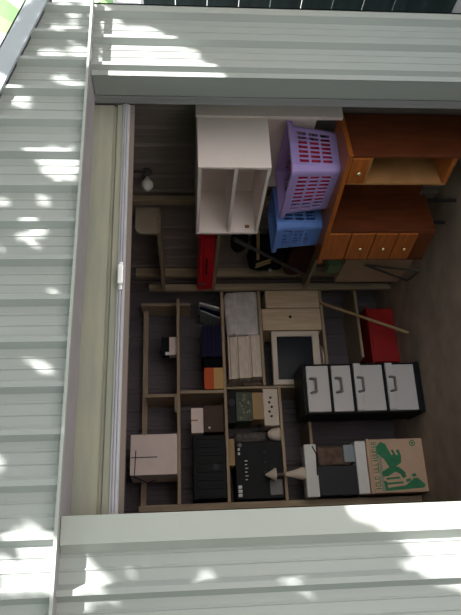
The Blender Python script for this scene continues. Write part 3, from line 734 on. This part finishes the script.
def bleaf(p0, p1, wd, bend, nrm):
    b = bmesh.new(); p0, p1, nrm = Vector(p0), Vector(p1), Vector(nrm); sd = (p1-p0).cross(nrm).normalized(); n = 12; rows = []
    for i in range(n+1):
        f = i/n; c = p0.lerp(p1, f)+nrm*(bend*math.sin(f*PI)); ww = wd*math.sin(min(1, f*1.25+.12)*PI*.5)*(1-max(0, f-.7)/.32)
        rows.append([b.verts.new(c+sd*ww*k+nrm*(abs(k)*.25*ww)) for k in (-1, -.5, 0, .5, 1)])
    for r0, r1 in zip(rows[:-1], rows[1:]):
        for k in range(4): b.faces.new((r0[k], r0[k+1], r1[k+1], r1[k]))
    m = MB(); m._merge(b); o = obj('leaf', m, 'banana', bp_); md = o.modifiers.new('s', 'SOLIDIFY'); md.thickness = .004
obj('stem', MB().lathe([(.13, 0), (.11, 1.2), (.07, 2.35)], seg=14), 'banana', bp_)
org = Vector((bq.x+.25, 4.0, 0))
tp0 = onY(45, 42, 3.9); tp1 = onY(-25, 2, 3.7)
bleaf(tp0-org, tp1-org, .20, .05, (-.35, -.9, .2))
tp0 = onY(45, 40, 4.05); tp1 = onY(-5, -15, 4.2)
bleaf(tp0-org, tp1-org, .20, .05, (-.35, -.9, .2))
for (ax, ay, az, wd) in ((.9, -.2, 1.0, .24), (.2, -.9, .8, .24), (.5, .6, 1.3, .22), (.9, .5, .6, .24)):
    bleaf((0, 0, 2.28), (ax, ay, 2.28+az*.75), wd, .12, (-.3, -.8, .45))

# broad tree in front of the shed that throws the dappled shade; crown gaps shaped to place the sun patches
S = Vector((.46, -.62, .76)).normalized()
holes_e = [(82, 33, 5, 6), (65, 36, 6, 4), (55, 60, 5, 4), (80, 57, 10, 4), (68, 81, 10, 3), (82, 90, 8, 3), (27, 97, 6, 3), (33, 108, 9, 4), (82, 121, 6, 3), (55, 152, 6, 4), (78, 152, 4, 3),
           (52, 205, 7, 7), (46, 238, 9, 7), (27, 243, 5, 7), (10, 205, 8, 4), (53, 370, 6, 9), (27, 536, 9, 4), (46, 537, 6, 3), (10, 574, 10, 8), (17, 592, 6, 4), (40, 592, 5, 5),
           (32, 17, 9, 8), (24, 36, 9, 7), (15, 50, 8, 5), (4, 66, 9, 8), (2, 92, 12, 12), (92, 16, 28, 2.5), (42, 22, 5, 5), (205, 578, 14, 7), (130, 570, 12, 4), (300, 585, 16, 4)]
holes_p = [[(108, 27), (148, 26), (173, 42), (108, 42)], [(103, 48), (184, 48), (227, 78), (103, 79)], [(46, 163), (80, 162), (85, 185), (68, 183)], [(35, 555), (52, 554), (52, 576), (44, 570)],
           [(78, 562), (104, 590), (64, 598), (75, 588)], [(362, 490), (480, 485), (480, 517), (376, 523)], [(412, 543), (480, 538), (480, 590), (436, 574)], [(0, 470), (8, 468), (8, 474), (0, 476)]]
W2 = []
for x, y, rx, ry in holes_e: W2.append([(onY(x+rx*math.cos(a), y+ry*math.sin(a), -.01)) for a in [2*PI*k/10 for k in range(10)]])
for pl in holes_p: W2.append([onY(x, y, -.01) for x, y in pl])
MG = [.030]*len(holes_e)+[.046]*len(holes_p)
W2 = [[(p.x, p.z) for p in pl] for pl in W2]
bbs = [(min(p[0] for p in pl)-.06, max(p[0] for p in pl)+.06, min(p[1] for p in pl)-.06, max(p[1] for p in pl)+.06) for pl in W2]
def dist_in(px, pz, pl):
    ins = False; dm = 9
    n = len(pl)
    for i in range(n):
        (x1, y1), (x2, y2) = pl[i], pl[(i+1) % n]
        if (y1 > pz) != (y2 > pz) and px < (x2-x1)*(pz-y1)/(y2-y1)+x1: ins = not ins
        dx, dy = x2-x1, y2-y1; t_ = max(0, min(1, ((px-x1)*dx+(pz-y1)*dy)/(dx*dx+dy*dy+1e-12)))
        dm = min(dm, math.hypot(px-x1-t_*dx, pz-y1-t_*dy))
    return 0 if ins else dm
random.seed(5)
tr = thing('shade_tree', 'broad leafy tree standing in front of the shed, shading it', 'tree', (4.9, -5.2, 0))
b = bmesh.new(); off = Vector((-4.9, 5.2, 0))
cnt = 0
for i in range(54000):
    x = random.uniform(-2.3, 3.4); z = random.uniform(-1.7, 3.3); t_ = random.uniform(4.2, 6.4)
    clear = False
    for bb, pl, mg in zip(bbs, W2, MG):
        if bb[0] < x < bb[1] and bb[2] < z < bb[3] and dist_in(x, z, pl) < mg: clear = True; break
    if clear: continue
    c = Vector((x, 0, z))+S*t_+off
    if c.z < 1.9: continue
    q = S.to_track_quat('Z', 'Y').to_matrix().to_4x4()
    r = q @ Matrix.Rotation(random.uniform(0, 6.28), 4, 'Z') @ Matrix.Rotation(random.uniform(-.9, .9), 4, 'X') @ Matrix.Rotation(random.uniform(-.5, .5), 4, 'Y')
    k = random.uniform(.5, .8)
    b.faces.new([b.verts.new(c+(r @ (Vector(p)*k))) for p in ((-.06, 0, 0), (-.02, -.04, .005), (.03, -.035, .0), (.075, 0, -.01), (.03, .035, 0), (-.02, .04, .005))]); cnt += 1
cn = MB(); cn._merge(b); obj('crown', cn, 'leaf', tr)
tk2 = MB().tube((0, 0, .02), (-.05, .05, 2.2), .22, .16, 14)
for p in ((-1.2, 1.2, 3.6), (.6, .9, 4.0), (-.9, -.2, 4.4), (-2.0, .9, 4.2), (.4, -.3, 4.8)): tk2.tube((-.05, .05, 2.15), p, .09, .03, 10)
obj('trunk', tk2, 'bark', tr)

hg = thing('blocker', 'added unseen dark green hedge standing to the side of the shed', 'blocker', (-2.35, -2.5, 0))  # added out of view to keep sky light off the ribs' left flanks
random.seed(9); b = bmesh.new()
hm = MB().soft(-.5, .5, -3.5, 3.5, 0, 4.8, .25, 2, .2, 6)
obj('foliage', hm, 'blockerleaf', hg)

# ------------------------------------------------------------------ light: sun and sky
sd = bpy.data.lights.new('sun', 'SUN'); sd.energy = 15.0; sd.angle = math.radians(.3); sd.color = (1, .965, .92)
so = bpy.data.objects.new('sun', sd); C.objects.link(so); so.rotation_euler = S.to_track_quat('Z', 'Y').to_euler(); so.location = (3, -5, 6)
w = bpy.data.worlds.new('world'); bpy.context.scene.world = w; w.use_nodes = True
nt = w.node_tree; bgn = nt.nodes['Background']
sky = nt.nodes.new('ShaderNodeTexSky'); sky.sky_type = 'NISHITA'; sky.sun_disc = False
sky.sun_elevation = math.asin(S.z); sky.sun_rotation = math.atan2(S.x, S.y); sky.air_density = 1.2; sky.dust_density = 2.5; sky.ozone_density = 1.0
mixn = nt.nodes.new('ShaderNodeMix'); mixn.data_type = 'RGBA'; mixn.inputs['Factor'].default_value = .55
nt.links.new(sky.outputs['Color'], mixn.inputs[6]); mixn.inputs[7].default_value = (6.0, 6.1, 6.0, 1)
nt.links.new(mixn.outputs[2], bgn.inputs['Color']); bgn.inputs['Strength'].default_value = .32
vs = bpy.context.scene.view_settings
bpy.context.scene.display_settings.display_device = 'sRGB'
vs.view_transform = 'Standard'; vs.look = 'None'; vs.gamma = 1.0; vs.exposure = 0.55; vs.use_curve_mapping = False
bpy.context.scene.cycles.max_bounces = 10; bpy.context.scene.cycles.diffuse_bounces = 6
